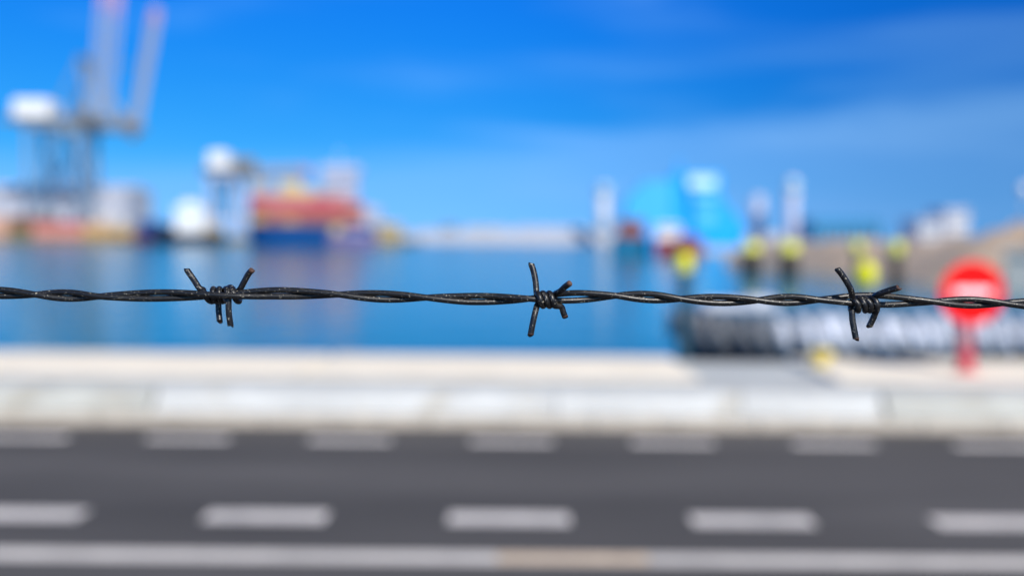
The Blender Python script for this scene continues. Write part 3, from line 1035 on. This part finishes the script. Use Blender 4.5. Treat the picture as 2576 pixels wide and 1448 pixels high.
# ------------------------------------------------------------------ the barbed wire
# measured in photo pixels (3840 wide) on the plane of focus, one pixel = U metres; third number is depth towards the camera
U = 0.0851e-3
RW = 11.6


def wire_material():
    m = bpy.data.materials.new('black_wire')
    m.use_nodes = True
    t = m.node_tree
    b = t.nodes['Principled BSDF']
    g = t.nodes.new('ShaderNodeTexCoord')

    def noise(scale, detail=4.0, rough=0.6):
        n = t.nodes.new('ShaderNodeTexNoise')
        n.inputs['Scale'].default_value = scale
        n.inputs['Detail'].default_value = detail
        n.inputs['Roughness'].default_value = rough
        t.links.new(g.outputs['Object'], n.inputs['Vector'])
        return n.outputs['Fac']

    def ramp(v, lo, hi, to=1.0):
        r = t.nodes.new('ShaderNodeMapRange')
        r.interpolation_type = 'SMOOTHSTEP'
        r.inputs['From Min'].default_value = lo
        r.inputs['From Max'].default_value = hi
        r.inputs['To Max'].default_value = to
        t.links.new(v, r.inputs['Value'])
        return r.outputs[0]

    def mix(f, a, bcol):
        x = t.nodes.new('ShaderNodeMix')
        x.data_type = 'RGBA'
        t.links.new(f, x.inputs['Factor'])
        if hasattr(a, 'is_linked') or not isinstance(a, tuple):
            t.links.new(a, x.inputs['A'])
        else:
            x.inputs['A'].default_value = a + (1,)
        x.inputs['B'].default_value = bcol + (1,)
        return x.outputs['Result']

    c = mix(ramp(noise(260), 0.45, 0.7, 0.6), (0.008, 0.008, 0.009), (0.022, 0.019, 0.015))
    dirt = ramp(noise(170, 7.0, 0.75), 0.57, 0.72, 0.8)
    c = mix(dirt, c, (0.085, 0.070, 0.042))
    fleck = ramp(noise(1500, 3.0, 0.6), 0.61, 0.70, 0.9)
    c = mix(fleck, c, (0.42, 0.39, 0.31))
    t.links.new(c, b.inputs['Base Color'])
    r = t.nodes.new('ShaderNodeMapRange')
    r.inputs['To Min'].default_value = 0.24
    r.inputs['To Max'].default_value = 0.52
    t.links.new(noise(700), r.inputs['Value'])
    t.links.new(r.outputs[0], b.inputs['Roughness'])
    b.inputs['Specular IOR Level'].default_value = 0.55
    bp = t.nodes.new('ShaderNodeBump')
    bp.inputs['Strength'].default_value = 0.35
    bp.inputs['Distance'].default_value = 0.00012
    t.links.new(noise(1900, 6.0, 0.7), bp.inputs['Height'])
    t.links.new(bp.outputs[0], b.inputs['Normal'])
    return m


M['wire'] = wire_material()
M['cut'] = mat('rusty_cut', (0.085, 0.04, 0.025), 0.6, vary=0.5, scale=900, bump=0.4, bscale=1500)

wire = empty('barbed_wire', cam.matrix_world @ Vector((0, 0, -WIRE_D)))
wire.rotation_euler = CAM_ROT.to_euler()
wire.empty_display_size = 0.02
tag(wire, 'black twisted barbed wire stretched across the whole photo, three barbs in focus', 'barbed wire')


def L3(p):
    """Wire coordinates -> metres about the wire's origin."""
    return Vector(((p[0] - 1920) * U, (1079.5 - p[1]) * U, p[2] * U))


cross = [137, 366, 825, 1275, 1599, 1990, 2314, 2550, 2846, 3066, 3508, 3760]
pre = [137 - 290 * i for i in range(28, 0, -1)]
post = [3760 + 290 * i for i in range(1, 29)]
kx = np.array(pre + cross + post, float)
kk = np.arange(-len(pre), len(cross) + len(post), dtype=float)
xs = np.arange(kx[0], kx[-1], 5.0)


def smooth(v, n):
    w_ = np.hanning(n + 2)[1:-1]
    w_ /= w_.sum()
    return np.convolve(np.pad(v, n // 2, mode='edge'), w_, mode='valid')[:len(v)]


psi = smooth(np.interp(xs, kx, kk), 25) * math.pi
cen = smooth(np.interp(xs, [-6000, 0, 137, 366, 620, 825, 1030, 1275, 1440, 1599, 1740, 1950, 2140, 2200, 2314, 2430, 2550, 2720, 2846, 2960, 3066, 3250, 3400, 3508, 3630, 3760, 3840, 10000],
                        [1020, 1098, 1103.7, 1111.4, 1107, 1106.8, 1099, 1103.7, 1111, 1115.5, 1121, 1121, 1113, 1112, 1108, 1113, 1121, 1125, 1126, 1123.5, 1123.7, 1123.7, 1129, 1132, 1134, 1137, 1139, 1290]), 31)
rz = smooth(np.interp(xs, [0, 1900, 2060, 2180, 2300, 3066, 3180, 3330, 3508, 3840], [12, 12, 14, 14, 12, 12, 17, 17, 12, 12]), 21)
rd_ = smooth(np.interp(xs, [0, 650, 770, 880, 980, 1850, 1960, 2100, 2230, 3840], [12, 12, 23, 23, 12, 12, 30, 30, 12, 12]), 21)
more_x = [4920, 6080, 7240, -733, -1893, -3053]          # the wire's further barbs, beyond the frame
for mx_ in more_x:
    rd_ = rd_ + 18 * np.exp(-((xs - mx_ - 40) / 90.0) ** 2)
offA = smooth(np.interp(xs, [3080, 3190, 3290, 3420], [0, -18, -18, 0]), 21)
offB = smooth(np.interp(xs, [3080, 3190, 3290, 3420], [0, 12, 12, 0]), 21)
jit = random.Random(9)
wob = smooth(np.array([jit.uniform(-1, 1) for _ in xs]), 61) * 3.0
sA = np.stack([xs, cen + rz * np.sin(psi) + wob, rd_ * np.cos(psi) + offA], 1)
sB = np.stack([xs, cen - rz * np.sin(psi) + wob, -rd_ * np.cos(psi) + offB], 1)
for st in (sA, sB):
    MB().tube([L3(p) for p in st], RW * U, 16).build('strand', M['wire'], wire)


def catmull(P, step=2.0):
    out_p = []
    P = [Vector(p) for p in P]
    for i in range(len(P) - 1):
        p0, p1, p2, p3 = P[max(i - 1, 0)], P[i], P[i + 1], P[min(i + 2, len(P) - 1)]
        n = max(1, int((p2 - p1).length / step))
        for j in range(n):
            t_ = j / n
            out_p.append(0.5 * ((2 * p1) + (p2 - p0) * t_ + (2 * p0 - 5 * p1 + 4 * p2 - p3) * t_ ** 2 + (3 * p1 - p0 - 3 * p2 + p3) * t_ ** 3))
    out_p.append(P[-1])
    return out_p


def prong_mesh(pts, chisel, rusty):
    """Loose wire end, sheared off obliquely at the last point; chisel turns the cut."""
    rads = [RW * U] * len(pts)
    mb = MB()
    N = 14
    mb.tube([L3(p) for p in pts], rads, N)
    # oblique cut: slide the last rings along the wire by how far each corner lies to one side
    e = (L3(pts[-1]) - L3(pts[-3])).normalized()
    side = e.cross(Vector((math.sin(chisel), 0.2, math.cos(chisel)))).normalized()
    c = L3(pts[-1])
    m = len(pts)
    rnd = random.Random(int(pts[-1][0]))
    for kq in range(N):
        i = (m - 1) * N + kq
        p = Vector(mb.v[i])
        h = (p - c).dot(side)
        p = p - e * (h * 0.75) - side * (0.25 * h) + e * rnd.uniform(-1, 1) * 1.6 * U
        mb.v[i] = tuple(p)
    # cut face: a shallow ridge of bare metal
    mb.f.pop()
    mb.mi.pop()
    mb.sm.pop()
    ring = [(m - 1) * N + kq for kq in range(N)]
    mb.v.append(tuple(c + e * 2.0 * U - side * 2.0 * U))
    tipi = len(mb.v) - 1
    for kq in range(N):
        mb.f.append((ring[kq], ring[(kq + 1) % N], tipi))
        mb.mi.append(1)
        mb.sm.append(False)
    if rusty:
        for fi, f in enumerate(mb.f):
            if len(f) == 4 and min(f) >= (m - 4) * N:
                mb.mi[fi] = 1
    return mb


def barb(center_y, center_t, wires):
    """wires: (lead points, [(x, angle, radius)...] round the strand, trailing points, cut turns, rusty flags)"""
    coil_obj = None
    prongs = []
    mb = MB()
    for lead, cyl, trail, cuts, rusts in wires:
        pts = [tuple(p) for p in lead]
        n0 = len(pts)
        helix = []
        for (xa, aa, ra), (xb, ab, rb) in zip(cyl[:-1], cyl[1:]):
            n = max(2, int(abs(ab - aa) / 15))
            for j in range(n):
                f = j / n
                a = R(aa + (ab - aa) * f)
                r = ra + (rb - ra) * f
                helix.append((xa + (xb - xa) * f, center_y - r * math.sin(a), center_t + r * math.cos(a)))
        a, r = R(cyl[-1][1]), cyl[-1][2]
        helix.append((cyl[-1][0], center_y - r * math.sin(a), center_t + r * math.cos(a)))
        allp = catmull(pts + helix + [tuple(p) for p in trail], 2.5)
        h0 = min(range(len(allp)), key=lambda i: (allp[i] - Vector(helix[0])).length)
        h1 = max((i for i in range(len(allp)) if (allp[i] - Vector(helix[-1])).length < 2.6), default=len(allp) - 1)
        mb.tube([L3(p) for p in allp[h0:h1 + 1]], RW * U, 14)
        prongs.append((list(reversed(allp[:h0 + 1])), cuts[0], rusts[0]))
        prongs.append((allp[h1:], cuts[1], rusts[1]))
    o = mb.build('barb', [M['wire']], wire)
    for pts, c, r in prongs:
        prong_mesh(pts, c, r).build('prong', [M['wire'], M['cut']], o)
    return o


q = 23.5
# left barb: wound on the far strand, the near strand runs in front of it
barb(1106.5, -23.5, [
    ([(693, 1012, -26), (722, 1050, -18), (745, 1080, -8)],
     [(757, 62, q), (788, -90, q), (793, -270, q), (816, -630, q), (840, -990, q), (857, -1070, q)],
     [(858, 1140, 3), (859, 1175, 2), (864, 1222, -4)], (0.6, 0.4), (0, 0)),
    ([(807, 1206, -58), (801, 1170, -66), (799, 1140, -69)],
     [(800, 180, 46), (836, 150, 44), (866, 90, q), (889, -90, q), (884, -225, q)],
     [(892, 1082, -36), (908, 1055, -30), (926, 1026, -24), (942, 1012, -14)], (1.2, 2.2), (0, 1))])
x0 = 2011
middle_barb = barb(1123, 24, [
    ([(1992, 990, 2), (2001, 1018, 6), (2008, 1055, 12)],
     [(x0 + 1, 100, q), (x0 + 69, -440, q)],
     [(2104, 1150, 12), (2112, 1170, 8), (2119, 1188, 4)], (0.3, 1.4), (0, 1)),
    ([(1989, 1253, 44), (1996, 1215, 44), (2005, 1175, 38)],
     [(x0 + 2, 260, q), (x0 + 11, 180, q), (x0 + 75, -275, q)],
     [(2100, 1090, 50), (2114, 1076, 72), (2132, 1062, 96)], (2.0, 0.8), (1, 1))])
barb(1140.5, 10, [
    ([(3124, 1010, 50), (3145, 1036, 49), (3174, 1083, 45)],
     [(3190, 52, q), (3206, 0, q), (3229, -270, q), (3252, -360, q), (3270, -620, q)],
     [(3280, 1104, 36), (3303, 1092, 58), (3338, 1078, 84)], (1.0, 2.0), (0, 1)),
    ([(3201, 1270, 26), (3195, 1235, 24), (3190, 1200, 20)],
     [(3189, 285, q), (3195, 200, q), (3229, 0, q), (3262, -250, q), (3275, -350, q), (3281, -440, q)],
     [(3275, 1190, 2), (3262, 1224, -6)], (0.2, 1.8), (1, 0))])
for mx_ in more_x:
    c = copy_tree(middle_barb, wire)
    c.location = ((mx_ - 1990) * U, -(np.interp(mx_ + 60, xs, cen) - np.interp(2050, xs, cen)) * U, 0)
